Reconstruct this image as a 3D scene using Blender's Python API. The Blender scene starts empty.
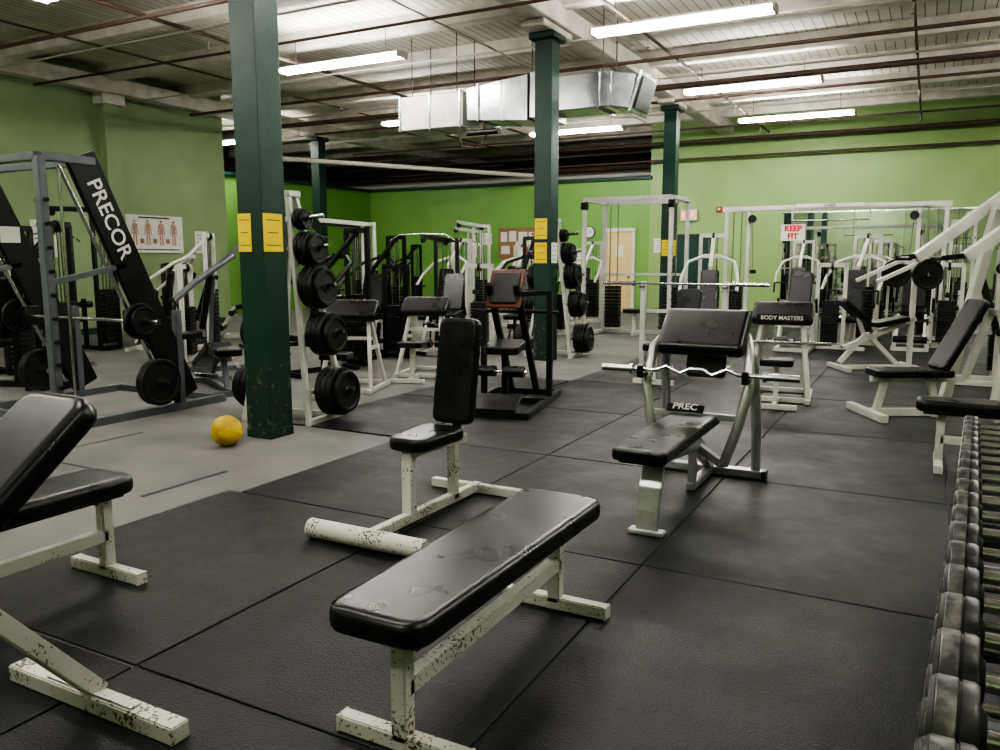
import bpy, bmesh, math, random
from mathutils import Vector as V, Matrix as M
random.seed(4)
sc=bpy.context.scene
# ---------------------------------------------------------------- materials
def newmat(n):
    m=bpy.data.materials.new(n); m.use_nodes=True
    nt=m.node_tree; b=nt.nodes["Principled BSDF"]; return m,nt,b
def mk(n,c1,c2=None,rough=.5,metal=0,scale=8,bump=0,bscale=60,lo=.35,hi=.65,detail=4,rvar=0,coat=0,spec=None):
    m,nt,b=newmat(n); N=nt.nodes; L=nt.links
    b.inputs['Base Color'].default_value=(*c1,1); b.inputs['Roughness'].default_value=rough
    b.inputs['Metallic'].default_value=metal
    if spec is not None: b.inputs['Specular IOR Level'].default_value=spec
    if coat: b.inputs['Coat Weight'].default_value=coat
    tc=N.new('ShaderNodeTexCoord')
    if c2:
        no=N.new('ShaderNodeTexNoise'); no.inputs['Scale'].default_value=scale; no.inputs['Detail'].default_value=detail
        L.new(tc.outputs['Object'],no.inputs['Vector'])
        r=N.new('ShaderNodeValToRGB'); r.color_ramp.elements[0].position=lo; r.color_ramp.elements[1].position=hi
        r.color_ramp.elements[0].color=(*c1,1); r.color_ramp.elements[1].color=(*c2,1)
        L.new(no.outputs['Fac'],r.inputs['Fac']); L.new(r.outputs['Color'],b.inputs['Base Color'])
        if rvar:
            mr=N.new('ShaderNodeMapRange'); mr.inputs['From Min'].default_value=.3; mr.inputs['From Max'].default_value=.7
            mr.inputs['To Min'].default_value=rough-rvar; mr.inputs['To Max'].default_value=rough+rvar
            L.new(no.outputs['Fac'],mr.inputs['Value']); L.new(mr.outputs['Result'],b.inputs['Roughness'])
    if bump:
        nb=N.new('ShaderNodeTexNoise'); nb.inputs['Scale'].default_value=bscale; nb.inputs['Detail'].default_value=3
        L.new(tc.outputs['Object'],nb.inputs['Vector'])
        bp=N.new('ShaderNodeBump'); bp.inputs['Strength'].default_value=bump; bp.inputs['Distance'].default_value=.01
        L.new(nb.outputs['Fac'],bp.inputs['Height']); L.new(bp.outputs['Normal'],b.inputs['Normal'])
    return m
def emis(n,c,s):
    m,nt,b=newmat(n); b.inputs['Base Color'].default_value=(*c,1)
    b.inputs['Emission Color'].default_value=(*c,1); b.inputs['Emission Strength'].default_value=s; return m
VINYL=mk('black_vinyl',(.005,.005,.0055),(.011,.011,.0115),rough=.30,scale=5,bump=.14,bscale=7,rvar=.05,spec=.42)
def chippy():
    m,nt,b=newmat('chipped_white_paint'); N=nt.nodes; L=nt.links
    tc=N.new('ShaderNodeTexCoord')
    a=N.new('ShaderNodeTexNoise'); a.inputs['Scale'].default_value=75; a.inputs['Detail'].default_value=6
    c=N.new('ShaderNodeTexNoise'); c.inputs['Scale'].default_value=7; c.inputs['Detail'].default_value=2
    L.new(tc.outputs['Object'],a.inputs['Vector']); L.new(tc.outputs['Object'],c.inputs['Vector'])
    ad=N.new('ShaderNodeMath'); ad.operation='MULTIPLY_ADD'; ad.inputs[1].default_value=.55; L.new(c.outputs['Fac'],ad.inputs[0]); L.new(a.outputs['Fac'],ad.inputs[2])
    r=N.new('ShaderNodeValToRGB'); r.color_ramp.elements[0].position=.90; r.color_ramp.elements[1].position=.925
    r.color_ramp.elements[0].color=(.55,.545,.49,1); r.color_ramp.elements[1].color=(.10,.08,.06,1)
    L.new(ad.outputs[0],r.inputs['Fac']); L.new(r.outputs['Color'],b.inputs['Base Color']); b.inputs['Roughness'].default_value=.5
    return m
CHIP=chippy()
WHITE=mk('white_enamel',(.60,.59,.55),(.49,.48,.44),rough=.38,scale=5)
SILVER=mk('silver_powdercoat',(.50,.50,.50),(.38,.38,.38),rough=.28,metal=.7,scale=9)
GREYP=mk('grey_powdercoat',(.14,.15,.162),(.11,.12,.13),rough=.4,metal=.2,scale=6)
BLACKM=mk('black_enamel',(.007,.007,.008),(.012,.012,.013),rough=.38,scale=6,spec=.4)
IRON=mk('cast_iron',(.008,.008,.009),(.018,.017,.016),rough=.45,metal=.2,scale=20,bump=.3,bscale=120,spec=.4)
CHROME=mk('chrome',(.62,.62,.62),(.5,.5,.5),rough=.2,metal=1,scale=20)
STEEL=mk('worn_dumbbell_steel',(.12,.12,.12),(.36,.35,.34),rough=.34,metal=.8,scale=30,lo=.4,hi=.7,detail=7)
DARKHEAD=mk('dumbbell_enamel',(.020,.020,.020),(.058,.057,.055),rough=.4,metal=.4,scale=25)
REDV=mk('maroon_vinyl',(.10,.022,.012),(.07,.015,.01),rough=.35)
YEL=mk('yellow_rubber',(.60,.43,.035),(.38,.26,.015),rough=.55,scale=12,bump=.4,bscale=90)
PAPY=mk('yellow_paper',(.80,.62,.04),(.72,.54,.03),rough=.8)
PAPW=mk('white_paper',(.75,.74,.7),(.66,.65,.6),rough=.8)
INK=mk('ink',(.03,.03,.04),rough=.7)
REDINK=mk('red_print',(.5,.05,.03),rough=.6)
CORK=mk('cork_board',(.35,.22,.11),(.28,.17,.08),rough=.8,scale=60)
POSTG=mk('post_dark_green',(.005,.030,.020),(.009,.041,.028),rough=.45,scale=5,bump=.25,bscale=18)
POSTW=mk('post_worn',(.005,.030,.020),(.11,.095,.06),rough=.5,scale=14,lo=.57,hi=.66,detail=8)
G1=mk('green_wall_paint',(.285,.42,.165),(.26,.385,.145),rough=.5,scale=1.2)
G2=mk('green_wall_bright',(.18,.37,.09),(.165,.335,.08),rough=.5,scale=1.2)
G3=mk('green_wall_olive',(.265,.35,.18),(.24,.315,.16),rough=.55,scale=1.5)
TRIMG=mk('dark_green_trim',(.01,.045,.035),rough=.5)
DARK=mk('dark_loft_wall',(.10,.078,.062),(.16,.125,.10),rough=.9,scale=3)
WOODB=mk('whitewashed_timber',(.70,.67,.62),(.54,.51,.46),rough=.7,scale=3,bump=.4,bscale=30,detail=8)
PIPE=mk('rusty_pipe',(.10,.06,.045),(.06,.042,.035),rough=.6,scale=6)
PIPEW=mk('white_pipe',(.5,.48,.44),rough=.5)
DUCT=mk('galvanised_duct',(.46,.47,.47),(.32,.33,.34),rough=.26,metal=.9,scale=7,detail=2)
TUBE=emis('fluorescent_tube',(1,.975,.93),82)
EXITM=emis('exit_letters',(1,.08,.03),2.5)
MIRROR=mk('mirror_glass',(.82,.86,.83),rough=.02,metal=1)
CREAM=mk('doorway_light_cream',(.75,.58,.28),(.7,.52,.24),rough=.5)  # warm light of an open doorway, put into the base colour
SKINR=mk('anatomy_print',(.40,.20,.14),(.55,.38,.30),rough=.7,scale=30)

def concrete():
    m,nt,b=newmat('grey_floor'); N=nt.nodes; L=nt.links
    tc=N.new('ShaderNodeTexCoord'); n1=N.new('ShaderNodeTexNoise'); n1.inputs['Scale'].default_value=1.4; n1.inputs['Detail'].default_value=9
    n2=N.new('ShaderNodeTexNoise'); n2.inputs['Scale'].default_value=160
    L.new(tc.outputs['Object'],n1.inputs['Vector']); L.new(tc.outputs['Object'],n2.inputs['Vector'])
    r=N.new('ShaderNodeValToRGB'); r.color_ramp.elements[0].position=.3; r.color_ramp.elements[1].position=.7
    r.color_ramp.elements[0].color=(.135,.132,.126,1); r.color_ramp.elements[1].color=(.205,.20,.19,1)
    mx=N.new('ShaderNodeMixRGB'); mx.blend_type='MULTIPLY'; mx.inputs[0].default_value=.35
    L.new(n1.outputs['Fac'],r.inputs['Fac']); L.new(r.outputs['Color'],mx.inputs[1]); L.new(n2.outputs['Fac'],mx.inputs[2])
    L.new(mx.outputs[0],b.inputs['Base Color']); b.inputs['Roughness'].default_value=.75
    bp=N.new('ShaderNodeBump'); bp.inputs['Strength'].default_value=.25; bp.inputs['Distance'].default_value=.004
    L.new(n2.outputs['Fac'],bp.inputs['Height']); L.new(bp.outputs['Normal'],b.inputs['Normal']); return m
CONC=concrete()
def rubber():
    m,nt,b=newmat('black_rubber_mat'); N=nt.nodes; L=nt.links
    tc=N.new('ShaderNodeTexCoord'); g=N.new('ShaderNodeNewGeometry')
    n1=N.new('ShaderNodeTexNoise'); n1.inputs['Scale'].default_value=1.8; n1.inputs['Detail'].default_value=10; n1.inputs['Roughness'].default_value=.72
    L.new(tc.outputs['Object'],n1.inputs['Vector'])
    add=N.new('ShaderNodeMath'); add.operation='MULTIPLY_ADD'; add.inputs[1].default_value=.3
    L.new(g.outputs['Random Per Island'],add.inputs[0]); L.new(n1.outputs['Fac'],add.inputs[2])
    r=N.new('ShaderNodeValToRGB'); r.color_ramp.elements[0].position=.42; r.color_ramp.elements[1].position=.9
    r.color_ramp.elements[0].color=(.0065,.0065,.007,1); r.color_ramp.elements[1].color=(.022,.0218,.0215,1)
    L.new(add.outputs[0],r.inputs['Fac']); L.new(r.outputs['Color'],b.inputs['Base Color'])
    mr=N.new('ShaderNodeMapRange'); mr.inputs['From Min'].default_value=.3; mr.inputs['From Max'].default_value=.7
    mr.inputs['To Min'].default_value=.40; mr.inputs['To Max'].default_value=.64
    L.new(n1.outputs['Fac'],mr.inputs['Value']); L.new(mr.outputs['Result'],b.inputs['Roughness'])
    b.inputs['Specular IOR Level'].default_value=.36
    v=N.new('ShaderNodeTexVoronoi'); v.inputs['Scale'].default_value=110; L.new(tc.outputs['Object'],v.inputs['Vector'])
    bp=N.new('ShaderNodeBump'); bp.inputs['Strength'].default_value=.6; bp.inputs['Distance'].default_value=.003
    L.new(v.outputs['Distance'],bp.inputs['Height']); L.new(bp.outputs['Normal'],b.inputs['Normal']); return m
RUB=rubber()
def boards():
    m,nt,b=newmat('ceiling_boards'); N=nt.nodes; L=nt.links
    tc=N.new('ShaderNodeTexCoord'); mp=N.new('ShaderNodeMapping'); mp.inputs['Rotation'].default_value=(0,0,math.pi/2)
    L.new(tc.outputs['Object'],mp.inputs['Vector'])
    br=N.new('ShaderNodeTexBrick'); br.inputs['Scale'].default_value=1; br.inputs['Brick Width'].default_value=3.7; br.inputs['Row Height'].default_value=.16
    br.inputs['Mortar Size'].default_value=.008; br.inputs['Color1'].default_value=(.80,.78,.73,1); br.inputs['Color2'].default_value=(.70,.68,.63,1)
    br.inputs['Mortar'].default_value=(.2,.18,.15,1)
    L.new(mp.outputs[0],br.inputs['Vector'])
    no=N.new('ShaderNodeTexNoise'); no.inputs['Scale'].default_value=.8; no.inputs['Detail'].default_value=8; L.new(tc.outputs['Object'],no.inputs['Vector'])
    r=N.new('ShaderNodeValToRGB'); r.color_ramp.elements[0].position=.35; r.color_ramp.elements[1].position=.6
    r.color_ramp.elements[0].color=(.78,.75,.70,1); r.color_ramp.elements[1].color=(1,1,1,1)
    L.new(no.outputs['Fac'],r.inputs['Fac'])
    mx=N.new('ShaderNodeMixRGB'); mx.blend_type='MULTIPLY'; mx.inputs[0].default_value=1
    L.new(br.outputs['Color'],mx.inputs[1]); L.new(r.outputs['Color'],mx.inputs[2]); L.new(mx.outputs[0],b.inputs['Base Color'])
    b.inputs['Roughness'].default_value=.7
    return m
CEIL=boards()
# ---------------------------------------------------------------- builder
class O:
    def __init__(s,name): s.name=name; s.bm=bmesh.new(); s.mats=[]
    def mi(s,m):
        if m not in s.mats: s.mats.append(m)
        return s.mats.index(m)
    def _add(s,t,mat,X=None,smooth=True):
        if X is not None: t.transform(X)
        bmesh.ops.recalc_face_normals(t,faces=t.faces[:])
        i=s.mi(mat)
        for f in t.faces: f.material_index=i; f.smooth=smooth
        me=bpy.data.meshes.new('tmp'); t.to_mesh(me); s.bm.from_mesh(me); t.free(); bpy.data.meshes.remove(me)
    def box(s,c,size,mat,bev=.004,rot=None,seg=1):
        t=bmesh.new(); bmesh.ops.create_cube(t,size=1); t.transform(M.Diagonal((*size,1)))
        if bev: bmesh.ops.bevel(t,geom=t.edges[:],offset=min(bev,min(size)*.45),segments=seg,affect='EDGES',profile=.5)
        R=M.Identity(4)
        if rot is not None:
            R=rot if isinstance(rot,M) else (M.Rotation(rot[2],4,'Z')@M.Rotation(rot[1],4,'Y')@M.Rotation(rot[0],4,'X'))
        s._add(t,mat,M.Translation(V(c))@R)
    def pad(s,c,size,mat=None,rc=.05,re=.02,rot=None,taper=1):
        mat=mat or VINYL
        t=bmesh.new(); bmesh.ops.create_cube(t,size=1); t.transform(M.Diagonal((*size,1)))
        if taper!=1:
            for v in t.verts:
                if v.co.y<0: v.co.x*=taper
        rc=min(rc,min(size[0],size[1])*.45); re=min(re,size[2]*.45)
        ve=[e for e in t.edges if abs(e.verts[0].co.z-e.verts[1].co.z)>1e-5]
        bmesh.ops.bevel(t,geom=ve,offset=rc,segments=5,affect='EDGES',profile=.5)
        h=size[2]/2
        pe=[e for e in t.edges if abs(abs(e.verts[0].co.z)-h)<1e-5 and abs(e.verts[0].co.z-e.verts[1].co.z)<1e-5]
        bmesh.ops.bevel(t,geom=pe,offset=re,segments=4,affect='EDGES',profile=.6)
        R=M.Identity(4)
        if rot is not None: R=(M.Rotation(rot[2],4,'Z')@M.Rotation(rot[1],4,'Y')@M.Rotation(rot[0],4,'X'))
        s._add(t,mat,M.Translation(V(c))@R)
    def frame(s,p1,p2):
        p1=V(p1);p2=V(p2);d=(p2-p1); l=d.length; d.normalize()
        up=V((0,0,1)) if abs(d.z)<.95 else V((0,1,0))
        sd=d.cross(up).normalized(); u=sd.cross(d).normalized()
        R=M((sd,u,d)).transposed().to_4x4()
        return M.Translation((p1+p2)/2)@R,l
    def bar(s,p1,p2,w,h,mat,bev=.005):
        X,l=s.frame(p1,p2); t=bmesh.new(); bmesh.ops.create_cube(t,size=1); t.transform(M.Diagonal((w,h,l,1)))
        if bev: bmesh.ops.bevel(t,geom=t.edges[:],offset=min(bev,w*.4,h*.4),segments=2,affect='EDGES')
        s._add(t,mat,X)
    def cyl(s,p1,p2,r,mat,r2=None,seg=16):
        X,l=s.frame(p1,p2); t=bmesh.new()
        bmesh.ops.create_cone(t,cap_ends=True,segments=seg,radius1=r,radius2=r if r2 is None else r2,depth=l); s._add(t,mat,X)
    def lathe(s,c,axis,prof,mat,seg=28,closed=True):
        a=V(axis).normalized(); X,_=s.frame(V(c)-a,V(c)+a); t=bmesh.new(); rings=[]
        for r,h in prof: rings.append([t.verts.new((r*math.cos(2*math.pi*k/seg),r*math.sin(2*math.pi*k/seg),h)) for k in range(seg)])
        n=len(rings); rr=range(n) if closed else range(n-1)
        for i in rr:
            A=rings[i];B=rings[(i+1)%n]
            for k in range(seg): t.faces.new((A[k],A[(k+1)%seg],B[(k+1)%seg],B[k]))
        s._add(t,mat,X)
    def plate(s,c,axis,r=.225,t=.04,mat=None):
        mat=mat or IRON; q=t*.28
        s.lathe(c,axis,[(.025,-t/2),(.24*r,-t/2),(.28*r,-q),(.80*r,-q),(.85*r,-t/2),(.98*r,-t/2),(r,-t*.4),(r,t*.4),(.98*r,t/2),(.85*r,t/2),(.80*r,q),(.28*r,q),(.24*r,t/2),(.025,t/2)],mat)
    def tube(s,pts,r,mat,seg=10):
        pts=[V(p) for p in pts]; t=bmesh.new(); rings=[]; prev=None
        for i,p in enumerate(pts):
            d=((pts[min(i+1,len(pts)-1)]-pts[max(i-1,0)])).normalized()
            if prev is None:
                up=V((0,0,1)) if abs(d.z)<.9 else V((0,1,0)); sd=d.cross(up).normalized()
            else:
                sd=(prev-d*prev.dot(d)).normalized()
            prev=sd; u=sd.cross(d)
            rings.append([t.verts.new(p+sd*(r*math.cos(2*math.pi*k/seg))+u*(r*math.sin(2*math.pi*k/seg))) for k in range(seg)])
        for A,B in zip(rings,rings[1:]):
            for k in range(seg): t.faces.new((A[k],A[(k+1)%seg],B[(k+1)%seg],B[k]))
        t.faces.new(rings[0]); t.faces.new(rings[-1]); s._add(t,mat)
    def sph(s,c,r,mat,seg=24):
        t=bmesh.new(); bmesh.ops.create_uvsphere(t,u_segments=seg,v_segments=seg//2,radius=r); s._add(t,mat,M.Translation(V(c)))
    def text(s,txt,size,X,mat,ext=.001,bold=.012):
        cu=bpy.data.curves.new('t','FONT'); cu.body=txt; cu.size=size; cu.extrude=ext; cu.align_x='CENTER'; cu.align_y='CENTER'; cu.offset=size*bold
        ob=bpy.data.objects.new('t',cu); sc.collection.objects.link(ob)
        dg=bpy.context.evaluated_depsgraph_get(); dg.update(); me=bpy.data.meshes.new_from_object(ob.evaluated_get(dg))
        t=bmesh.new(); t.from_mesh(me); bpy.data.objects.remove(ob); bpy.data.curves.remove(cu); bpy.data.meshes.remove(me)
        s._add(t,mat,X,smooth=False)
    def done(s,loc=(0,0,0),rz=0,scale=1,sharp=38):
        me=bpy.data.meshes.new(s.name); s.bm.to_mesh(me); s.bm.free()
        for m in s.mats: me.materials.append(m)
        try: me.set_sharp_from_angle(angle=math.radians(sharp))
        except Exception: pass
        ob=bpy.data.objects.new(s.name,me); sc.collection.objects.link(ob); ob.location=loc; ob.rotation_euler=(0,0,rz); ob.scale=(scale,)*3
        wn=ob.modifiers.new('wn','WEIGHTED_NORMAL'); wn.keep_sharp=True; wn.weight=80
        return ob
Z0=.012   # top of mats
def wall(name,x0,x1,y0,y1,z0,z1,mat):
    o=O(name); o.box(((x0+x1)/2,(y0+y1)/2,(z0+z1)/2),(x1-x0,y1-y0,z1-z0),mat,bev=0); return o.done()
CZ=5.3
# ---------------------------------------------------------------- shell
wall('floor',-22,6,-4,28,-.2,0,CONC)
wall('ceiling',-22,6,-4,28,CZ,CZ+.2,CEIL)
wall('wall_left',-15.2,-15,-4,14,0,CZ,G3)
wall('wall_left_return',-22,-15,14,14.2,0,CZ,G3)
wall('wall_recess_side',-17.1,-16.9,14.2,22.4,0,3.75,G2)
wall('wall_back_low',-17.1,-7.1,22.4,22.6,0,3.75,G2)
wall('wall_back',-7.1,6,22.4,22.6,0,CZ,G1)
wall('wall_right',6,6.2,-4,22.6,0,CZ,G1)
wall('wall_front',-15.2,6.2,-4.2,-4,0,CZ,G3)
wall('wall_loft_back',-22,-6.9,28,28.2,0,CZ,DARK)
wall('wall_loft_left',-22.2,-22,14,28,0,CZ,DARK)
wall('wall_loft_right',-7.1,-6.9,22.6,28,0,CZ,DARK)
o=O('trim_1'); o.box((-12,22.36,3.79),(9.9,.14,.08),TRIMG); o.box((-16.86,18.3,3.79),(.14,8.2,.08),TRIMG); o.done()
o=O('baseboard_back'); o.box((-12,22.38,.06),(9.8,.04,.12),TRIMG); o.box((-.5,22.38,.06),(13,.04,.12),TRIMG); o.done()
o=O('baseboard_left'); o.box((-14.98,5,.06),(.04,18,.12),TRIMG); o.done()
o=O('trim_2')
for v in (-1,5,11.1): o.box((-14.9,v,2.3),(.22,.34,4.6),G3)
for v in (-1,5,11.1): o.box((-14.85,v,4.72),(.34,.5,.26),WOODB)
o.done()
# rubber mats
o=O('rubber_floor_mats')
us=[-1.15+1.35*k for k in range(-2,6)]
for j in range(-4,11):
    v0=3.65+1.83*j
    for i,u0 in enumerate(us):
        if u0+1.35>6: continue
        jit=random.uniform(-.004,.004)
        x0=u0
        if i==0 and j<0: x0=u0-.1
        t0=x0+.006+(.003 if i==2 else 0); t1=u0+1.35-.006
        w0=max(v0,-3.95); w1=min(v0+1.83,22.3)
        if w1<=w0: continue
        o.box(((t0+t1)/2,(w0+w1)/2+jit,.006),(t1-t0,w1-w0-.014,.012),RUB,bev=.003)
for v0 in (5.48,7.31): o.box((-4.5,v0+.9,.006),(1.25,1.81,.012),RUB,bev=.003)
o.done()
o=O('floor_joints_seam_shade')
o.bar((-4.35,3.3,.001),(-4.35,4.0,.001),.035,.004,INK,0); o.bar((-9,3.6,.001),(-4.9,3.6,.001),.02,.003,INK,0); o.bar((-6.0,1,.001),(-6.0,4.6,.001),.02,.003,INK,0)
for u in us[1:]: o.bar((u,-3.9,.001),(u,22.2,.001),.02,.002,INK,0)  # dark strips under the mat gaps paint in the seam shadow
o.done()
# beams / joists
o=O('ceiling_beams')
for u in (-14.8,-5.0,4.5):
    o.box((u,12,4.95),(.34,31.8,.3),WOODB,bev=.015)
for k in range(0,16):
    v=-3.1+2.0*k+.15
    x0=-14.95 if v<14 else -21.9
    x1=5.95 if v<22.4 else -7.15
    o.box(((x0+x1)/2,v,5.18),(x1-x0,.22,.28),WOODB,bev=.012)
o.done()
# posts
def post(u,v):
    o=O('support_post'); s=.27
    o.box((0,0,2.3),(s,s,4.6),POSTG,bev=.008,seg=2)
    o.box((0,0,.04),(s+.008,s+.008,.08),POSTW,bev=.006); o.box((0,0,.35),(s+.003,s+.003,.56),POSTW,bev=.008)
    o.box((0,0,4.64),(.40,.46,.10),POSTG,bev=.02); o.box((0,0,4.74),(.36,1.0,.1),WOODB,bev=.02)
    return o.done((u,v,0))
for p in ((-4.93,5.05),(-5.05,10.95),(-5.0,17.15),(-14.5,17.0),(-5,-1)): post(*p)
def paper(name,u,v,z,w,h,mat,normal='-v',lines=4,ink=INK):
    o=O(name); o.box((0,0,0),(w,.004,h),mat,bev=0)
    for i in range(lines): o.box((0,-.0025,h*.33-i*h*.66/max(1,lines-1)),(w*(.75 if i%2==0 else .55),.001,h*.022),ink,bev=0)
    r=0 if normal=='-v' else (math.pi/2)
    return o.done((u,v,z),r)
paper('paper_notice',-4.99,4.912,1.72,.145,.31,PAPY,lines=3); paper('paper_notice',-4.792,5.03,1.72,.22,.31,PAPY,'+u',3)
paper('paper_notice',-5.07,10.812,1.95,.2,.3,PAPY,lines=3); paper('paper_notice',-5.07,10.812,1.6,.2,.3,PAPY,lines=3); paper('paper_notice',-4.912,10.95,1.6,.2,.3,PAPW,'+u')
paper('paper_notice',-5.0,17.012,1.75,.22,.34,PAPY); paper('paper_notice',-4.862,17.15,1.75,.2,.34,PAPY,'+u')
# fluorescent fixtures
def fixture(u,v,z=4.58):
    o=O('fluorescent_light')
    o.box((0,0,.045),(2.44,.12,.05),PIPEW,bev=.01)
    for y in (-.10,.10): o.cyl((-1.18,y,0),(1.18,y,0),.024,TUBE,seg=8)
    for x in (-1.2,1.2): o.box((x,0,.01),(.04,.27,.09),PIPEW,bev=.005)
    for x in (-.9,.9): o.cyl((x,0,.07),(x,0,CZ-z-.28),.006,PIPE,seg=6)
    o.done((u,v,z))
for (u,v) in ((-8.5,10.55),(-3.1,10.85),(-3.05,15.35),(-2.8,19.0),(-7.8,18.6),(-8.4,6.3),(-3.1,6.3),(-8.4,2.0),(-3.1,1.6),(-3.1,-2),(2.7,10.8),(2.7,6.3),(2.7,1.6),(2.9,15.3),(-13,1.5),(-11.5,-2),(-16.3,16.0),(-10.1,15.6)): fixture(u,v)  # last two fixtures are added to brighten the recess and far ceiling
# pipes
o=O('sprinkler_pipes')
for v,z,r,m in ((3.9,4.70,.028,PIPE),(5.9,4.76,.016,PIPEW),(7.7,4.7,.03,PIPE),(8.6,4.76,.018,PIPEW),(9.6,4.72,.022,PIPE),(11.7,4.76,.016,PIPEW),(13.2,4.72,.03,PIPE),(14.3,4.5,.05,PIPE),(14.8,4.76,.02,PIPEW),(16.7,4.72,.028,PIPE),(18.3,4.76,.02,PIPEW),(20.4,4.72,.025,PIPE),(21.9,4.62,.05,PIPE),(22.1,4.2,.03,PIPE)):
    o.cyl((-14.9 if v<14 else -16,v,z),(5.9,v,z),r,m,seg=10)
o.cyl((-3.9,-3.9,4.78),(-3.9,22.2,4.78),.022,PIPE,seg=10); o.cyl((-9.7,-3.9,4.8),(-9.7,22.2,4.8),.03,PIPE,seg=10)
o.cyl((-.4,-3.9,4.8),(-.4,22.2,4.8),.022,PIPE,seg=10); o.cyl((1.5,-3.9,4.8),(1.5,22.2,4.8),.035,WOODB,seg=10); o.cyl((-6.4,-3.9,4.84),(-6.4,22.2,4.84),.015,PIPEW,seg=8); o.cyl((-11.8,-3.9,4.84),(-11.8,22.2,4.84),.02,PIPE,seg=8)
for v in range(0,22,3):
    for u in (-3.9,-.4,-9.7): o.cyl((u,v,4.75),(u,v,4.62),.012,CHROME,seg=8); o.cyl((u,v,4.62),(u,v,4.61),.03,CHROME,seg=10)
o.done()
o=O('loft_pipes')
for v,z,r,m in ((24,4.3,.1,PIPE),(23.3,4.0,.07,PIPEW),(25.5,4.65,.12,DARK),(23.6,4.6,.05,PIPE),(26.5,4.4,.08,PIPEW)): o.cyl((-21.9,v,z),(-7.2,v,z),r,m,seg=12)
for u in range(-20,-8,2): o.bar((u,27.85,0.01),(u,27.85,4.7),.25,.25,WOODB)
o.cyl((-14.2,15.2,3.95),(-10.5,21.8,3.95),.06,PIPEW)
o.done()
o=O('floor_deck_loft') ; o.box((-14.5,25.3,3.6),(14.7,5.2,.15),WOODB); o.done()
# duct
o=O('hvac_duct')
o.box((-7.9,12.3,4.2),(1.3,.75,.56),WHITE,bev=.01)
for x in (-8.5,-7.9,-7.3): o.box((x,12.3,4.2),(.03,.79,.60),DUCT,bev=.005)
t=bmesh.new(); bmesh.ops.create_cube(t,size=1)
for vv in t.verts: vv.co=V((vv.co.x*1.15,vv.co.y*(.7 if vv.co.x<0 else .85),vv.co.z*(.50 if vv.co.x<0 else .70)))
o._add(t,DUCT,M.Translation((-6.6,12.3,4.26)))
for x in (-6.95,-6.5,-6.1): o.box((x,12.3,4.26),(.025,.80,.60+.1*(x+6.95)),DUCT,bev=.004)
o.box((-5.85,12.3,4.28),(.25,.9,.7),DUCT,bev=.01)
o.box((-5.2,12.3,4.28),(1.1,.7,.52),DUCT,bev=.01); o.box((-4.85,12.3,4.28),(.04,.76,.6),DUCT,bev=.005)
o.box((-4.55,12.3,4.26),(.5,.66,.5),DUCT,bev=.01,rot=(0,.2,0))
o.box((-4.25,12.3,4.2),(.05,.76,.6),DUCT,bev=.005,rot=(0,.3,0)); o.box((-4.215,12.3,4.19),(.02,.62,.46),BLACKM,bev=.002,rot=(0,.3,0))
for x in (-8.3,-7.4,-6,-4.8):
    for y in (12.0,12.6): o.cyl((x,y,4.45),(x,y,5.45),.008,PIPE,seg=6)
o.cyl((-7.2,12.0,3.8),(-6.6,12.0,3.8),.05,BLACKM); o.cyl((-6.9,12.0,3.8),(-6.9,12.0,4.0),.03,PIPE); o.tube([(-7.4,12,3.9),(-7.3,12,3.6),(-7.0,12,3.55),(-6.8,12,3.8)],.015,PIPE,8)
o.done((.2,0,-.2))
# doors / wall items
o=O('door_1'); o.box((-5.85,22.365,1.05),(.95,.06,2.1),TRIMG,bev=.01); o.box((-5.85,22.345,2.15),(1.1,.1,.1),POSTG); 
for x in (-6.37,-5.33): o.box((x,22.345,1.05),(.08,.1,2.1),POSTG)
o.cyl((-5.5,22.3,1),(-5.5,22.36,1),.03,CHROME); o.done()
o=O('painted_lit_doorway'); o.box((-7.95,22.365,1.15),(.75,.06,2.3),CREAM,bev=.01); o.box((-7.95,22.345,2.35),(.95,.1,.1),PAPW)  # lit open doorway as a closed panel, its glow painted cream
for x in (-8.37,-7.53): o.box((x,22.345,1.15),(.08,.1,2.3),PAPW)
for z in (.6,1.7): o.box((-7.95,22.33,z),(.5,.02,.8),CREAM,.008)
o.box((-7.95,22.315,1.75),(.22,.01,.3),PAPW); o.cyl((-7.65,22.28,1),(-7.65,22.34,1),.03,CHROME); o.done()
o=O('bulletin_board'); o.box((0,0,0),(1.3,.03,.95),CORK,.01)
for (x,z,w_,h_,m_) in ((-.45,.2,.22,.3,PAPW),(-.15,.22,.25,.32,PAPW),(.2,.15,.3,.4,PAPW),(.5,.2,.18,.28,PAPW),(-.4,-.2,.3,.25,PAPW),(0,-.22,.22,.3,PAPW),(.4,-.25,.25,.25,REDINK)): o.box((x,-.018,z),(w_,.003,h_),m_,0)
o.done((-11.3,22.38,2.0))
o=O('exit_sign'); o.box((0,0,0),(.45,.06,.3),PAPW,bev=.01); o.text('EXIT',.19,M.Translation((0,-.034,0))@M.Rotation(math.pi/2,4,'X'),EXITM); o.done((-5.95,22.3,2.72))
o=O('fire_alarm'); o.box((0,0,0),(.14,.06,.14),REDINK,bev=.01); o.sph((0,-.03,0),.045,PAPW,12); o.done((-5.15,22.36,2.85))
o=O('wall_clock'); o.cyl((0,0,0),(0,-.04,0),.17,INK,seg=32); o.cyl((0,-.04,0),(0,-.045,0),.15,PAPW,seg=32); o.box((0,-.047,.05),(.01,.002,.1),INK,0); o.box((.04,-.047,0),(.08,.002,.01),INK,0); o.done((-8.9,22.38,2.3))
o=O('wall_mirror'); o.box((0,0,0),(8.0,.02,2.5),MIRROR,bev=0); o.box((0,0,1.27),(8.1,.04,.04),CHROME); o.box((0,0,-1.27),(8.1,.04,.04),CHROME)
for k in range(-3,4): o.box((k*1.15,-.012,0),(.008,.004,2.5),BLACKM,0)
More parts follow.
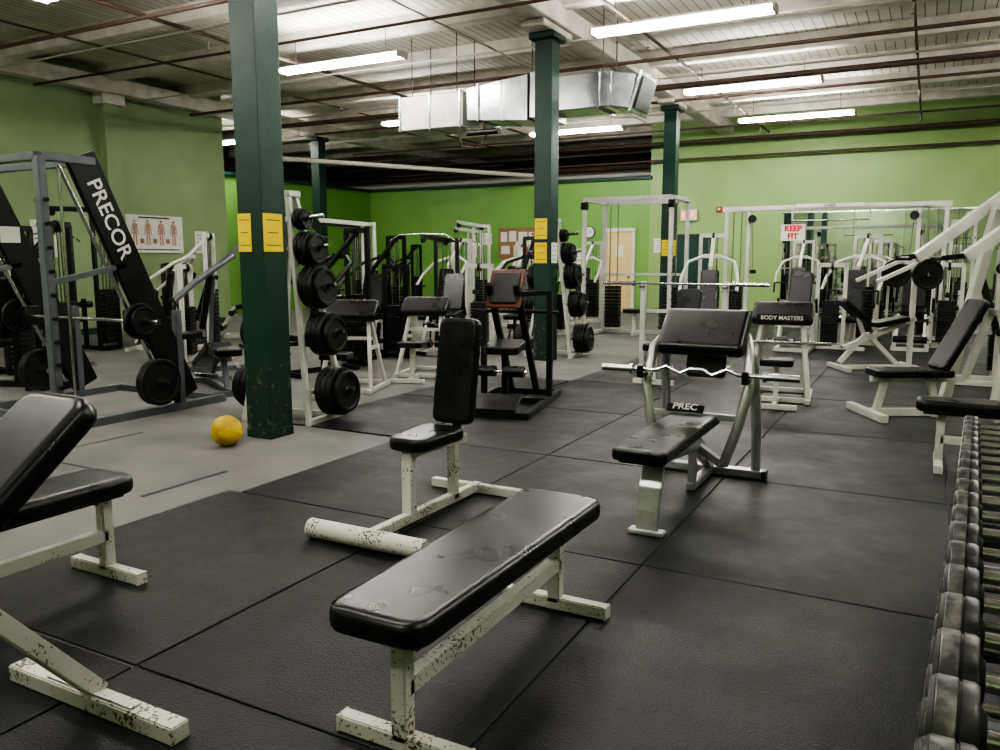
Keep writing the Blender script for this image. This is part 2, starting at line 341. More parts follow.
o.done((.55,22.37,1.45))
for (u,z,w,h,m) in ((-12.4,2.15,.4,.35,PAPW),(-9.35,1.6,.35,.45,PAPW),(-10.3,2.05,.5,.6,PAPW),(-12.9,1.8,.35,.45,PAPW),(-6.8,1.9,.3,.4,PAPW)):
    paper('wall_notice',u,22.39,z,w,h,m,lines=5)
o=O('hanging_banner'); o.box((0,0,0),(.6,.01,.42),PAPW,0)
for z,tx in ((.1,'KEEP'),(-.1,'FIT'),): o.text(tx,.2,M.Translation((0,-.008,z))@M.Rotation(math.pi/2,4,'X'),REDINK,bold=.05)
o.done((-3.2,22.3,2.2))
o=O('anatomy_poster'); o.box((0,0,0),(1.5,.01,.8),PAPW,0)
for x in (-.5,-.17,.17,.5):
    o.sph((x,-.006,.27),.03,SKINR,8); o.box((x,-.008,.12),(.1,.006,.22),SKINR,.03)
    for q in (-1,1): o.bar((x+q*.025,-.008,.02),(x+q*.035,-.008,-.24),.035,.006,SKINR); o.bar((x+q*.06,-.008,.2),(x+q*.085,-.008,-.02),.022,.006,SKINR)
o.box((0,-.008,-.33),(1.3,.002,.02),INK,0); o.box((0,-.008,.35),(.8,.002,.03),INK,0)
for x in (-.33,0,.33): o.box((x,-.008,-.15),(.1,.002,.1),CORK,0)
o.done((-14.965,12.1,2.05),math.pi/2)
paper('wall_notice',-14.98,9.6,1.9,.5,.7,PAPW,'+u',5); paper('wall_notice',-14.98,13.4,1.9,.4,.5,PAPW,'+u',5)

# ---------------------------------------------------------------- foreground benches
def flat_bench(name,u,v0,v1,mat=CHIP,h=.455,w=.35,z0=Z0,rz=0):
    o=O(name); L=v1-v0
    o.pad((0,L/2,h),(w,L,.085),rc=.075,re=.036,taper=.9)
    o.box((0,L/2,h-.05),(w*.7,L*.92,.018),BLACKM,bev=.003)
    T=.055
    for y in (.17,L-.08):
        o.bar((0,y,.03),(0,y,h-.055),T,T,mat)
        o.bar((-.24,y,.028),(.24,y,.028),T,T,mat)
        for q in (-1,1): o.box((q*.235,y,.028),(.012,T+.003,T+.002),mat,.003)
    o.bar((0,.17,.2),(0,L-.08,.2),T,T,mat)
    for y in (.12,L*.45,L-.15): o.box((0,y,h-.068),(.2,.05,.025),mat)
    return o.done((u,v0,z0),rz)
flat_bench('flat_bench',-1.33,1.70,3.09,w=.385)
flat_bench('flat_bench',-3.36,1.12,2.42,w=.33)
flat_bench('flat_bench',.02,0,1.3,w=.30,mat=WHITE,rz=-math.pi/2).location=(-.02,6.5,Z0)
# incline bench
o=O('incline_bench'); T=.06
o.bar((-.42,0,.03),(.42,0,.03),T+.01,T,CHIP); o.bar((0,.02,.05),(0,-.40,.56),T,T,CHIP)
for q in (-1,1): o.bar((q*.02,.0,.05),(q*.22,0,.05),.05,.03,CHIP)
o.bar((-.25,-1.3,.03),(.25,-1.3,.03),T,T,CHIP); o.bar((0,-1.25,.03),(0,-.9,.4),T,T,CHIP)
o.pad((0,-.95,.45),(.3,.42,.08),rc=.05,re=.03)
o.pad((0,-.32,.80),(.33,.80,.085),rc=.07,re=.036,rot=(math.radians(39),0,0))
o.bar((0,-.62,.48),(0,-.10,.91),.05,.05,CHIP)
o.bar((0,-.60,.42),(0,-1.2,.40),T,T,CHIP); o.bar((0,-.38,.56),(0,-.62,.42),.05,.05,CHIP)
o.done((-2.38,1.57,Z0))
# utility bench (upright back)
o=O('upright_utility_bench'); T=.055
o.cyl((-.37,-.4,.055),(.37,-.4,.055),.052,CHIP,seg=20)
o.bar((0,-.4,.06),(0,.78,.04),T,T,CHIP); o.bar((0,0,.03),(0,0,.43),.07,T,CHIP)
o.bar((0,.47,.03),(0,.47,.42),T,T,CHIP); o.bar((-.33,.76,.03),(.33,.76,.03),T,T,CHIP)
o.bar((0,-.02,.42),(0,.6,.40),T,.05,CHIP)
o.pad((0,.17,.475),(.30,.46,.075),rc=.07,re=.03,taper=.8)
o.bar((0,.50,.40),(0,.63,1.0),.045,.045,BLACKM)
o.pad((0,.53,.82),(.275,.64,.075),rc=.05,re=.03,rot=(math.radians(80),0,0))
o.done((-2.49,3.6,Z0))
# ---------------------------------------------------------------- preacher bench (silver)
o=O('preacher_curl_bench'); S=SILVER
o.pad((0,.43,.475),(.30,1.24,.07),rc=.03,re=.025); o.box((0,.43,.43),(.24,1.14,.02),BLACKM)
def ribbon(pts,w,h,m):
    for a,b in zip(pts,pts[1:]): o.bar(a,b,w,h,m)
ribbon([(0,.20,.43),(0,.10,.36),(0,.045,.25),(0,.015,.12),(0,0,.01)],.12,.035,S)
o.bar((-.10,0,.015),(.10,0,.015),.08,.022,S)
o.bar((0,.2,.39),(0,1.0,.30),.06,.08,S); o.bar((0,1.0,.32),(0,1.44,.06),.06,.08,S)
o.bar((-.37,1.44,.035),(.37,1.44,.035),.09,.05,S); o.bar((0,1.44,.035),(0,.9,.035),.06,.045,S); o.bar((0,.95,.04),(0,.95,.3),.05,.05,S)
for q in (-1,1):
    o.box((q*.37,1.44,.035),(.03,.1,.06),BLACKM)
    pts=[(q*.20,.93,.20),(q*.28,.93,.45),(q*.33,.97,.70),(q*.31,1.06,.92),(q*.26,1.18,1.0)]
    o.tube(pts,.032,S,12)
    o.tube([(q*.26,1.18,1.0),(q*.30,1.30,.75),(q*.31,1.40,.4),(q*.31,1.44,.05)],.032,S,12)
    o.bar((q*.20,.93,.20),(0,1.05,.28),.05,.05,S)
    o.box((q*.33,.88,.75),(.04,.12,.03),BLACKM,.005); o.box((q*.33,.83,.78),(.04,.02,.07),BLACKM,.005)
o.bar((-.28,1.13,.95),(.28,1.13,.95),.05,.05,S); o.bar((-.28,.95,.50),(.28,.95,.50),.04,.04,S)
o.pad((0,1.13,1.02),(.56,.36,.10),rc=.04,re=.04,rot=(math.radians(42),0,0))
o.pad((0,1.22,.79),(.26,.16,.05),rc=.03,re=.02,rot=(math.radians(80),0,0))
o.box((-.06,.95,.54),(.24,.012,.06),BLACKM,.003,rot=(-.9,0,0)); o.text('PREC',.07,M.Translation((-.06,.944,.550))@M.Rotation(math.pi/2-.9,4,'X'),PAPW,bold=.02)
o.done((-1.27,4.10,Z0))
o=O('ez_curl_bar')
o.tube([(-.42,0,0),(-.26,0,0),(-.19,0,.03),(-.10,0,-.01),(-.04,0,.02),(.04,0,.02),(.10,0,-.01),(.19,0,.03),(.26,0,0),(.42,0,0)],.013,CHROME,10)
for q in (-1,1): o.cyl((q*.42,0,0),(q*.62,0,0),.022,CHROME); o.cyl((q*.41,0,0),(q*.43,0,0),.034,CHROME)
o.done((-1.25,4.975,Z0+.785))
# ---------------------------------------------------------------- dumbbell rack
o=O('dumbbell_rack')
for z,x in ((.64,.0),(.30,-.02)):
    for dx in (-.07,.12): o.bar((x+dx+.04,-.3,z),(x+dx+.04,3.2,z),.04,.05,GREYP)
for y in (.0,1.5,3.0):
    o.bar((-.1,y,.03),(.45,y,.03),.06,.06,GREYP); o.bar((.30,y,.03),(.30,y,1.0),.06,.06,GREYP); o.bar((-.06,y,.62),(.30,y,.66),.05,.05,GREYP); o.bar((-.08,y,.28),(.30,y,.32),.05,.05,GREYP)
for dx in (.30,.48): o.bar((dx,-.3,.98),(dx,3.2,.98),.04,.05,GREYP)
for y in (0,1.5,3.0): o.bar((.28,y,.95),(.52,y,.95),.05,.05,GREYP)
RZ=math.radians(-2.6)
o.done((.12,1.25,Z0),RZ)
def dumbbell(o,x,y,z,r,L=.1,grip=.13):
    o.cyl((x-grip/2-.01,y,z),(x+grip/2+.01,y,z),.016,CHROME,seg=12)
    for q in (-1,1):
        a=(q,0,0); c=(x+q*grip/2,y,z)
        o.lathe(c,a,[(.001,0),(r*.45,0),(r*.6,.01),(r*.93,.012),(r,.02),(r,L*.45),(r*.96,L*.47),(r*.96,L*.5),(r,L*.52),(r,L*.92),(r*.93,L),(r*.001,L)],DARKHEAD,seg=26,closed=False)
        o.lathe((c[0]+q*L,y,z),a,[(.001,.002),(r*.82,.002),(r*.9,-.002)],STEEL,seg=26,closed=False)
        o.lathe((c[0]+q*L*.72,y,z),a,[(r*1.0,-L*.2),(r*1.02,-L*.18),(r*1.02,L*.16),(r*1.0,L*.18)],STEEL,seg=26,closed=False)
o=O('dumbbell_set')
y=-.05; i=0
while y<3.1:
    r=.083-.0018*i
    dumbbell(o,.03,y,.667+r,r,L=.082-.001*i); dumbbell(o,.01,y+.01,.327+r*1.05,r*1.05,L=.09-.002*i); dumbbell(o,.40,y+.02,1.007+r*.6,r*.6,L=.06)
    y+=2*r+.036; i+=1
o.done((.155,1.22,Z0),RZ)
# ---------------------------------------------------------------- ball
o=O('medicine_ball'); o.sph((0,0,.125),.125,YEL,32)
o.lathe((0,0,.125),(0,.4,1),[(.1245,-.006),(.1262,-.003),(.1262,.003),(.1245,.006)],YEL,36,False); o.done((-4.95,4.58,0))
# ---------------------------------------------------------------- plate trees
def plate_tree(u,v,rz=0,z0=0):
    o=O('weight_plate_tree')
    for q in (-1,1):
        for y in (-.1,.1): o.bar((q*.36,y*3,.03),(q*.03,y*.5,2.1),.045,.05,WHITE)
        o.bar((q*.36,-.32,.03),(q*.36,.32,.03),.06,.06,WHITE)
    o.bar((-.36,0,.06),(.36,0,.06),.05,.05,WHITE); o.box((0,0,2.1),(.14,.18,.05),WHITE)
    for z,r,n,t in ((.29,.225,4,.055),(.82,.20,4,.05),(1.25,.20,4,.045),(1.60,.16,4,.04),(1.87,.10,3,.03)):
        for q in (-1,1):
            x=.36*(1-z/2.1)
            o.bar((q*x,-.2*(1-z/2.1)-.03,z),(q*x,.2*(1-z/2.1)+.03,z),.04,.04,WHITE)
            o.cyl((q*x,0,z),(q*(x+.34),0,z+.03),.02,CHROME)
            for k in range(n): o.plate((q*(x+.06+t/2+k*(t+.004)),0,z+.0),(q,0,.06),r*(1 if k<n-1 or n<3 else .85),t)
    return o.done((u,v,z0),rz)
plate_tree(-5.27,5.75,0.1)
plate_tree(-5.15,11.5,.1)
# ---------------------------------------------------------------- smith machine
o=O('smith_machine'); Gp=GREYP
for u in (0,-1.6):
    o.bar((u,4.25,0.03),(u,4.25,2.36),.09,.07,Gp); o.bar((u,4.0,.035),(u,6.1,.035),.09,.07,Gp)
    o.bar((u,4.25,2.36),(u,4.75,2.36),.08,.07,Gp)
    o.bar((u,5.55,.05),(u,5.55,1.0),.07,.07,Gp)
    p1=V((u,5.62,.12)); p2=V((u,4.62,2.40))
    o.bar(p1,p2,.05,.30,BLACKM,bev=.012)
    o.cyl((u+.0,5.38,.2),(u,4.42,2.3),.018,CHROME)
    for k in range(9): z=.4+k*.2; o.cyl((u-.08,4.25,z),(u+.08,4.25,z),.018,BLACKM,seg=8)
    o.cyl((u,4.42,.1),(u,4.42,2.3),.014,CHROME,seg=10)
    o.bar((u,4.25,1.3),(u,5.0,1.45),.05,.05,Gp)
    q=1 if u==0 else -1
    for (y,z,r) in ((5.2,.33,.225),(5.75,.33,.2)):
        o.cyl((u,y,z),(u+q*.3,y,z),.025,CHROME)
    for k in range(2): o.plate((u+q*(.1+.05*k),5.2,.33),(1,0,0),.225,.045)
o.bar((0,4.25,2.36),(-1.6,4.25,2.36),.07,.07,Gp); o.bar((0,4.25,.1),(-1.6,4.25,.1),.07,.07,Gp); o.bar((0,6.05,.035),(-1.6,6.05,.035),.07,.07,Gp); o.bar((0,4.72,2.36),(-1.6,4.72,2.36),.06,.06,Gp)
o.cyl((.38,5.02,.93),(-1.98,5.02,.93),.016,CHROME)
for q,x in ((1,.0),(-1,-1.6)):
    o.cyl((x+q*.05,5.02,.93),(x+q*.4,5.02,.93),.026,CHROME); o.plate((x+q*.14,5.02,.93),(1,0,0),.17,.05); o.plate((x+q*.2,5.02,.93),(1,0,0),.14,.04)
    o.box((x,5.05,.93),(.12,.14,.2),BLACKM,.01)
dn=V((0,1.0,-2.28)).normalized(); nx=V((1,0,0)); upv=nx.cross(dn).normalized()
X=M((dn,upv,nx)).transposed().to_4x4(); X=M.Translation(V((.027,4.86,1.86)))@X
o.text('PRECOR',.2,X,PAPW,.001)
o.box((-1.57,4.9,1.75),(.004,.2,.16),PAPW,0)
o.done((-6.62,0,0))
# ---------------------------------------------------------------- generic machines
def stack(o,x,y,z0,h,fm,w=.26,d=.16,n=14,H=1.9):
    o.bar((x-w/2-.08,y,.03),(x-w/2-.08,y,H),.06,.06,fm); o.bar((x+w/2+.08,y,.03),(x+w/2+.08,y,H),.06,.06,fm)
    o.bar((x-w/2-.1,y,H),(x+w/2+.1,y,H),.06,.07,fm); o.bar((x-w/2-.1,y,.05),(x+w/2+.1,y,.05),.06,.07,fm)
    for q in (-1,1): o.cyl((x+q*.07,y,.08),(x+q*.07,y,H),.012,CHROME,seg=8)
    for k in range(n): o.box((x,y,z0+.12+(k+.5)*h/n),(w,d,h/n*.86),IRON,.003)
    o.cyl((x,y,z0+h),(x,y,H),.006,BLACKM,seg=6); o.cyl((x-.02,y,H-.02),(x+.02,y,H-.02),.07,BLACKM,seg=16)
def roller(o,x,y,z,w=.5,r=.055,m=None):
    o.cyl((x-w/2,y,z),(x-.04,y,z),r,m or VINYL); o.cyl((x+.04,y,z),(x+w/2,y,z),r,m or VINYL); o.cyl((x-w/2-.03,y,z),(x+w/2+.03,y,z),.014,CHROME,seg=8)
def chest(u,v,rz,fm=WHITE,name='chest_press_machine',z0=Z0,pm=None):
    o=O(name); pm=pm or VINYL
    stack(o,0,.75,0,.9,fm); o.bar((0,.75,.035),(0,-.55,.035),.07,.07,fm); o.bar((-.35,-.55,.035),(.35,-.55,.035),.06,.06,fm)
    o.bar((-.3,.45,.035),(.3,.45,.035),.06,.06,fm); o.bar((0,.1,.05),(0,.18,1.35),.06,.06,fm); o.bar((0,.18,1.35),(0,.75,1.88),.06,.06,fm)
    o.bar((0,-.25,.05),(0,-.25,.45),.05,.05,fm); o.pad((0,-.2,.5),(.36,.42,.08),pm,rot=(.08,0,0)); o.pad((0,.08,.95),(.3,.75,.08),pm,rot=(math.radians(80),0,0))
    for q in (-1,1):
        o.tube([(q*.12,.45,1.55),(q*.38,.3,1.45),(q*.45,-.05,1.2),(q*.45,-.3,.98)],.028,fm); o.cyl((q*.45,-.32,.98),(q*.22,-.34,.98),.018,BLACKM,seg=10); o.cyl((q*.45,-.3,.98),(q*.45,-.33,.76),.018,BLACKM,seg=10)
    o.bar((-.14,.45,1.55),(.14,.45,1.55),.07,.07,fm); o.cyl((0,-.45,.3),(0,-.55,.12),.02,fm)
    return o.done((u,v,z0),rz)
def legext(u,v,rz,fm=WHITE,name='leg_extension_machine',z0=Z0):
    o=O(name); stack(o,.5,.1,0,.7,fm,H=1.4)
    for x in (-.25,.25): o.bar((x,-.55,.035),(x,.6,.035),.06,.06,fm); o.bar((x,-.1,.05),(x,.0,.55),.05,.05,fm)
    o.bar((-.28,-.55,.035),(.28,-.55,.035),.06,.06,fm); o.bar((-.28,.6,.035),(.7,.6,.035),.06,.06,fm)
    o.pad((0,-.1,.62),(.42,.5,.09),rot=(.1,0,0)); o.pad((0,.25,.98),(.36,.62,.08),rot=(math.radians(72),0,0)); o.bar((0,.2,.6),(0,.38,1.2),.05,.05,fm)
    for q in (-1,1): o.bar((q*.2,-.38,.6),(q*.2,-.6,.22),.04,.04,fm); o.cyl((q*.3,.0,.62),(q*.3,-.12,.85),.02,BLACKM,seg=8)
    roller(o,0,-.62,.2); roller(o,0,-.42,.48)
    return o.done((u,v,z0),rz)
def lat(u,v,rz,fm=WHITE,name='lat_pulldown_machine',z0=Z0,H=2.3):
    o=O(name); stack(o,0,.6,0,.9,fm,H=H); o.bar((0,.6,H),(0,-.5,H+.05),.07,.08,fm); o.bar((0,.6,.035),(0,-.5,.035),.07,.07,fm); o.bar((-.35,-.5,.035),(.35,-.5,.035),.06,.06,fm)
    o.bar((0,.1,.05),(0,.1,.85),.06,.06,fm); o.pad((0,-.18,.5),(.34,.4,.08)); o.bar((0,-.15,.05),(0,-.15,.46),.05,.05,fm); roller(o,0,.0,.75)
    o.cyl((-.02,-.45,H),(.02,-.45,H),.07,BLACKM); o.cyl((0,-.5,H),(0,-.5,1.95),.005,BLACKM,seg=6)
    o.tube([(-.6,-.5,1.82),(-.42,-.5,1.92),(0,-.5,1.93),(.42,-.5,1.92),(.6,-.5,1.82)],.014,CHROME)
    return o.done((u,v,z0),rz)
def preacher(u,v,rz,fm=WHITE,z0=Z0,name='preacher_curl_bench',label=False,ph=.95):
    o=O(name)
    o.pad((0,.0,ph),(.62,.30,.1),rot=(math.radians(38),0,0),re=.035)
    for q in (-1,1):
        o.bar((q*.2,.05,ph-.06),(q*.28,.35,.04),.045,.045,fm); o.bar((q*.2,.0,ph-.06),(q*.3,-.28,.04),.045,.045,fm); o.bar((q*.25,-.14,.5),(q*.25,.2,.5),.04,.04,fm)
        o.bar((q*.3,-.4,.03),(q*.3,.45,.03),.05,.05,fm)
    o.bar((-.3,.42,.03),(.3,.42,.03),.05,.05,fm); o.bar((-.24,.0,.6),(.24,.0,.6),.04,.04,fm); o.bar((0,-.3,.03),(0,-.75,.03),.05,.05,fm)
    o.bar((-.3,-.28,.03),(.3,-.28,.03),.05,.05,fm); o.bar((-.22,-.75,.03),(.22,-.75,.03),.05,.05,fm); o.bar((0,-.55,.03),(0,-.55,.42),.05,.05,fm); o.pad((0,-.55,.46),(.32,.3,.07))
    if label:
        o.box((0,-.16,ph-.04),(.5,.015,.08),BLACKM); o.text('BODY MASTERS',.06,M.Translation((0,-.17,ph-.04))@M.Rotation(math.pi/2,4,'X'),PAPW)
        o.cyl((-.5,-.15,.62),(.5,-.15,.62),.018,CHROME)
    return o.done((u,v,z0),rz)
def incl(u,v,rz,fm=WHITE,z0=Z0,name='adjustable_bench',decl=False):
    o=O(name); o.bar((0,-.6,.03),(0,.65,.03),.06,.06,fm)
    for y,w in ((-.6,.22),(.65,.28)): o.bar((-w,y,.03),(w,y,.03),.06,.06,fm)
    o.bar((0,-.35,.03),(0,-.2,.42),.06,.06,fm); o.bar((0,.5,.04),(0,.1,.42),.05,.05,fm); o.bar((0,-.5,.4),(0,.15,.42),.05,.05,fm)
    o.pad((0,-.32,.47),(.3,.4,.08)); 
    if decl: o.pad((0,.4,.36),(.3,.95,.08),rot=(-.35,0,0))
    else: o.pad((0,.22,.78),(.3,.8,.08),rot=(math.radians(52),0,0)); o.bar((0,0,.45),(0,.42,1.0),.045,.045,fm); o.bar((0,.62,.05),(0,.3,.82),.04,.04,fm)
    return o.done((u,v,z0),rz)

R=math.radians
# left zone (concrete floor z=0)
chest(-8.6,7.6,R(-40),GREYP,'chest_press_machine',0); legext(-9.9,8.6,R(-60),WHITE,z0=0); chest(-11.2,9.2,R(-60),WHITE,'shoulder_press_machine',0)
lat(-12.6,8.6,R(-80),BLACKM,z0=0); chest(-13.6,6.9,R(-90),BLACKM,'pec_fly_machine',0); legext(-11.6,11.6,R(-50),WHITE,z0=0); lat(-10.2,12.6,R(-20),WHITE,z0=0,H=2.2)
lat(-10.9,4.3,R(-90),GREYP,z0=0); chest(-11.2,6.3,R(-90),BLACKM,'leg_press_machine',0); chest(-9.6,5.6,R(-70),BLACKM,'row_machine',0); legext(-12.2,10.2,R(-60),BLACKM,'leg_curl_machine',0)
incl(-7.25,6.65,R(60),GREYP,0,'decline_bench',True)
preacher(-5.85,7.35,R(20),WHITE,0,label=False,ph=.92); preacher(-5.75,8.75,R(15),WHITE,0,ph=.9)
chest(-8.8,11.5,R(-10),BLACKM,'row_machine',0); lat(-7.7,12.0,R(10),BLACKM,z0=0,H=1.85); legext(-7.6,9.9,R(0),BLACKM,'leg_curl_machine',0)
chest(-7.2,8.3,R(-10),BLACKM,'row_machine',0); chest(-9.9,10.4,R(-30),BLACKM,'pec_fly_machine',0); chest(-6.5,13.0,R(5),BLACKM,'abdominal_machine',0)
legext(-6.85,11.1,R(10),WHITE,z0=0)
chest(-8.7,13.9,R(0),WHITE,'cable_row_machine',0); lat(-9.6,16.5,R(0),WHITE,z0=0); chest(-8.4,16.6,R(10),WHITE,'biceps_machine',0); legext(-7.0,14.6,R(0),WHITE,z0=0)
chest(-7.2,17.6,R(0),WHITE,'triceps_machine',0); lat(-11.5,19.5,R(0),WHITE,z0=0); chest(-13.5,19.0,R(-20),BLACKM,'abdominal_machine',0); lat(-12.6,15.2,R(-30),BLACKM,z0=0)
chest(-10.2,19.8,R(0),WHITE,'chest_press_machine',0)
# black/maroon machine in the centre
o=O('standing_leg_machine')
for x in (-.36,.36): o.bar((x,-.7,.03),(x,.75,.03),.07,.06,BLACKM)
o.bar((-.39,-.7,.03),(.39,-.7,.03),.07,.06,BLACKM); o.bar((-.39,.75,.03),(.39,.75,.03),.07,.06,BLACKM); o.bar((-.36,.1,.04),(.36,.1,.04),.06,.06,BLACKM)
o.bar((-.14,.65,.05),(-.14,-.25,1.25),.06,.06,BLACKM); o.bar((.14,.65,.05),(.14,-.25,1.25),.06,.06,BLACKM)
o.box((0,-.12,1.2),(.36,.04,.46),REDV,.02,rot=(R(-35),0,0)); o.box((0,-.145,1.21),(.28,.03,.36),BLACKM,.01,rot=(R(-35),0,0))
o.bar((.36,.3,.05),(.36,.3,1.15),.06,.06,BLACKM); o.bar((-.36,.3,.05),(-.36,.3,.95),.06,.06,BLACKM); o.bar((.36,.3,1.15),(.14,-.2,1.15),.05,.05,BLACKM)
o.pad((0,-.15,.62),(.36,.36,.08),rot=(.15,0,0)); o.bar((0,-.15,.05),(0,-.15,.58),.06,.06,BLACKM); roller(o,0,-.35,.4); o.box((0,-.55,.12),(.5,.3,.03),IRON,.005,rot=(.35,0,0))
o.cyl((-.45,.3,.95),(.45,.3,.95),.02,BLACKM)
o.done((-3.75,7.25,Z0),R(12))
def cage(u,v,w,d,h,name,fm=WHITE,rz=0):
    o=O(name)
    for x in (-w/2,w/2):
        for y in (-d/2,d/2): o.bar((x,y,.03),(x,y,h),.07,.07,fm)
        o.bar((x,-d/2,h),(x,d/2,h),.07,.07,fm); o.bar((x,-d/2-.15,.035),(x,d/2+.15,.035),.07,.07,fm)
        for k in range(12): o.cyl((x-.04,-d/2,.4+k*.12),(x+.04,-d/2,.4+k*.12),.014,BLACKM,seg=6)
        o.cyl((x-.05,-d/2,h-.12),(x+.05,-d/2,h-.12),.08,BLACKM)
    for y in (-d/2,d/2): o.bar((-w/2,y,h),(w/2,y,h),.07,.08,fm)
    o.bar((-w/2,d/2,.04),(w/2,d/2,.04),.07,.07,fm); o.bar((-w/2,d/2,1.2),(w/2,d/2,1.2),.05,.05,fm)
    for x in (-w/2+.25,w/2-.25):
        for k in range(12): o.box((x,d/2-.12,.16+k*.07),(.3,.16,.06),IRON,.003)
        for q in (-.08,.08): o.cyl((x+q,d/2-.12,.1),(x+q,d/2-.12,h),.012,CHROME,seg=8)
    o.pad((0,0,.5),(.36,.4,.08)); o.bar((0,0,.03),(0,0,.46),.06,.06,fm); o.bar((0,-.1,.035),(0,d/2,.035),.06,.06,fm)
    return o.done((u,v,Z0),rz)
cage(-5.05,15.1,1.7,1.1,2.62,'dual_pulley_station')
o=O('cable_crossover')
for x in (-1.75,1.75):
    for q in (-.22,.22): o.bar((x+q,0,.03),(x+q,0,2.5),.07,.07,WHITE)
    o.bar((x-.3,0,2.5),(x+.3,0,2.5),.08,.1,WHITE); o.bar((x-.3,0,.04),(x+.3,0,.04),.07,.07,WHITE); o.bar((x,-.5,.035),(x,.5,.035),.08,.07,WHITE)
    for k in range(14): o.box((x,.0,.14+k*.06),(.28,.16,.052),IRON,.003)
    for q in (-.08,.08): o.cyl((x+q,0,.1),(x+q,0,2.5),.012,CHROME,seg=8)
    s=-1 if x>0 else 1
    o.cyl((x+s*.3,-.1,2.3),(x+s*.3,-.04,2.3),.08,BLACKM); o.cyl((x+s*.3,-.07,2.3),(x+s*.35,-.07,1.3),.005,BLACKM,seg=6); o.box((x+s*.35,-.07,1.25),(.12,.03,.08),BLACKM)
for y in (-.18,.18): o.bar((-1.75,y,2.5),(1.75,y,2.5),.06,.08,WHITE)
o.bar((-.7,0,2.5),(-.7,0,2.25),.03,.03,WHITE); o.bar((.7,0,2.5),(.7,0,2.25),.03,.03,WHITE); o.cyl((-.7,0,2.25),(.7,0,2.25),.016,CHROME)
o.box((0,-.23,2.52),(1.2,.01,.07),PAPW,0); o.text('CABLE',.07,M.Translation((0,-.24,2.52))@M.Rotation(math.pi/2,4,'X'),INK)
o.done((-1.75,16.9,Z0))
# olympic bench with barbell
o=O('olympic_bench_press')
for q in (-1,1):
    o.bar((q*.55,.35,.03),(q*.55,.35,1.2),.07,.07,WHITE); o.bar((q*.55,-.1,.035),(q*.55,.7,.035),.07,.07,WHITE); o.box((q*.55,.28,1.13),(.06,.1,.03),CHROME)
o.bar((-.55,.35,.35),(.55,.35,.35),.06,.06,WHITE); o.bar((0,.35,.35),(0,-.9,.35),.06,.06,WHITE); o.bar((0,-.9,.03),(0,-.9,.4),.06,.06,WHITE); o.bar((-.25,-.9,.03),(.25,-.9,.03),.06,.06,WHITE)
o.pad((0,-.3,.44),(.3,1.25,.08)); o.pad((0,.62,.85),(.32,.5,.07),rot=(R(75),0,0)); o.bar((-.55,.4,.8),(.55,.4,.8),.05,.05,WHITE)
o.done((-2.85,10.2,Z0))
o=O('barbell'); o.cyl((-.66,0,0),(.66,0,0),.014,CHROME,seg=12)
for q in (-1,1): o.cyl((q*.66,0,0),(q*1.1,0,0),.025,CHROME); o.cyl((q*.65,0,0),(q*.68,0,0),.04,CHROME)
o.done((-2.85,10.48,Z0+1.172))
preacher(-1.35,9.0,R(5),WHITE,label=True,ph=.92)
legext(-1.9,14.2,R(0),WHITE); chest(-1.1,14.9,R(-10),WHITE,'leg_curl_machine'); chest(-3.2,13.4,R(10),WHITE,'shoulder_press_machine')
legext(-.2,15.2,R(0),WHITE); chest(-2.6,19.2,R(0),WHITE,'abductor_machine'); chest(-1.0,19.5,0,WHITE,'chest_press_machine'); lat(.6,19.3,0)
o=O('incline_lever_press')
o.bar((0,0,.035),(1.5,0,.035),.07,.07,WHITE)
for x,w in ((.03,.38),(1.45,.5)): o.bar((x,-w,.035),(x,w,.035),.07,.07,WHITE)
o.bar((.12,0,.05),(.2,0,.38),.06,.06,WHITE); o.bar((.7,0,.05),(.62,0,.38),.06,.06,WHITE); o.bar((.05,0,.36),(.95,0,.36),.06,.06,WHITE)
o.pad((.42,0,.42),(.74,.3,.07),rc=.04); o.pad((.86,0,.78),(.3,.75,.075),rot=(R(62),0,R(-90)))
for q in (-1,1):
    o.bar((1.0,q*.42,.05),(1.32,q*.30,2.0),.09,.09,WHITE)
    o.bar((1.45,q*.42,2.12),(.62,q*.42,1.50),.085,.10,WHITE); o.bar((.66,q*.42,1.53),(.42,q*.42,1.50),.045,.045,BLACKM); o.cyl((.45,q*.42,1.5),(.45,q*.2,1.5),.02,BLACKM)
    o.cyl((1.25,q*.42,1.95),(1.25,q*.68,1.95),.025,CHROME); o.bar((1.45,q*.42,2.12),(1.6,q*.42,1.2),.06,.06,WHITE)
    o.bar((1.0,q*.42,.05),(1.45,q*.42,.05),.06,.06,WHITE)
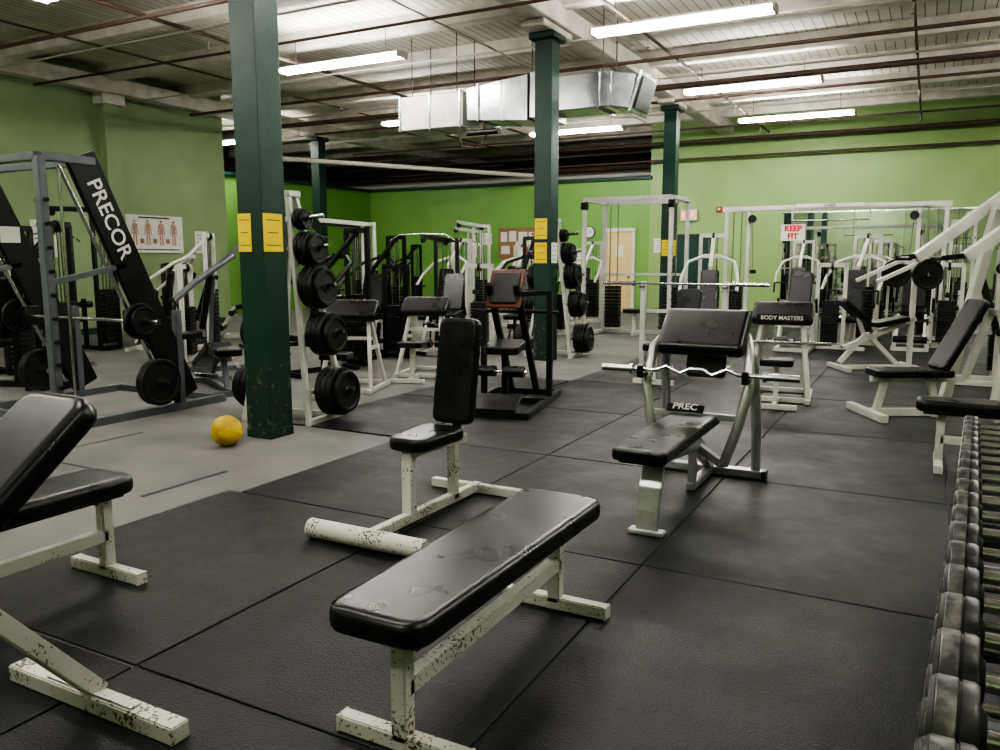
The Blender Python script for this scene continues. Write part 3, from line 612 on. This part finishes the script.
o.bar((1.32,-.42,2.0),(1.32,.42,2.0),.075,.075,WHITE); o.bar((1.15,-.36,1.0),(1.15,.36,1.0),.06,.06,WHITE); o.bar((.95,0,.36),(1.15,0,1.0),.06,.06,WHITE)
o.done((-.47,8.35,Z0),R(28))
o=O('lever_row_machine')
o.bar((0,0,.035),(1.0,0,.035),.06,.06,WHITE)
for x in (0,1.0): o.bar((x,-.35,.035),(x,.35,.035),.06,.06,WHITE)
o.bar((.0,0,.1),(.35,0,.5),.06,.06,WHITE); o.bar((.35,0,.5),(.8,0,.06),.06,.06,WHITE); o.bar((.05,0,.3),(1.0,0,.7),.06,.06,WHITE); o.bar((.95,0,.05),(.95,0,1.5),.06,.06,WHITE)
o.pad((.15,0,.8),(.3,.5,.07),rot=(R(-40),0,R(-90))); o.bar((.3,0,.5),(.2,0,.78),.05,.05,WHITE); o.pad((.65,0,.66),(.3,.45,.07),rot=(.2,0,R(-90)))
for q in (-1,1): o.bar((.95,q*.3,1.5),(.3,q*.3,1.2),.05,.05,WHITE); o.plate((.9,q*.42,1.3),(0,1,0),.2,.04)
o.bar((.95,-.42,1.45),(.95,.42,1.45),.05,.05,WHITE)
o.done((-1.0,11.75,Z0),R(28))
legext(.9,11.2,R(90),WHITE); chest(2.8,12.5,R(90),WHITE,'pec_fly_machine'); lat(3.6,9.5,R(90),WHITE); chest(3.4,16.5,R(90),WHITE,'chest_press_machine')
# ---------------------------------------------------------------- camera & world
w=bpy.data.worlds.new('World'); sc.world=w; w.use_nodes=True
w.node_tree.nodes['Background'].inputs[0].default_value=(.6,.62,.6,1); w.node_tree.nodes['Background'].inputs[1].default_value=.05
cd=bpy.data.cameras.new('Camera'); cam=bpy.data.objects.new('Camera',cd); sc.collection.objects.link(cam)
cd.lens=28.8; cd.sensor_width=36; cam.location=(0,0,1.5)
cam.rotation_euler=(R(90-8.2),0,R(28)); cd.clip_end=100
sc.camera=cam
sc.view_settings.view_transform='AgX'
try: sc.view_settings.look='AgX - High Contrast'
except Exception: pass
sc.view_settings.exposure=.3
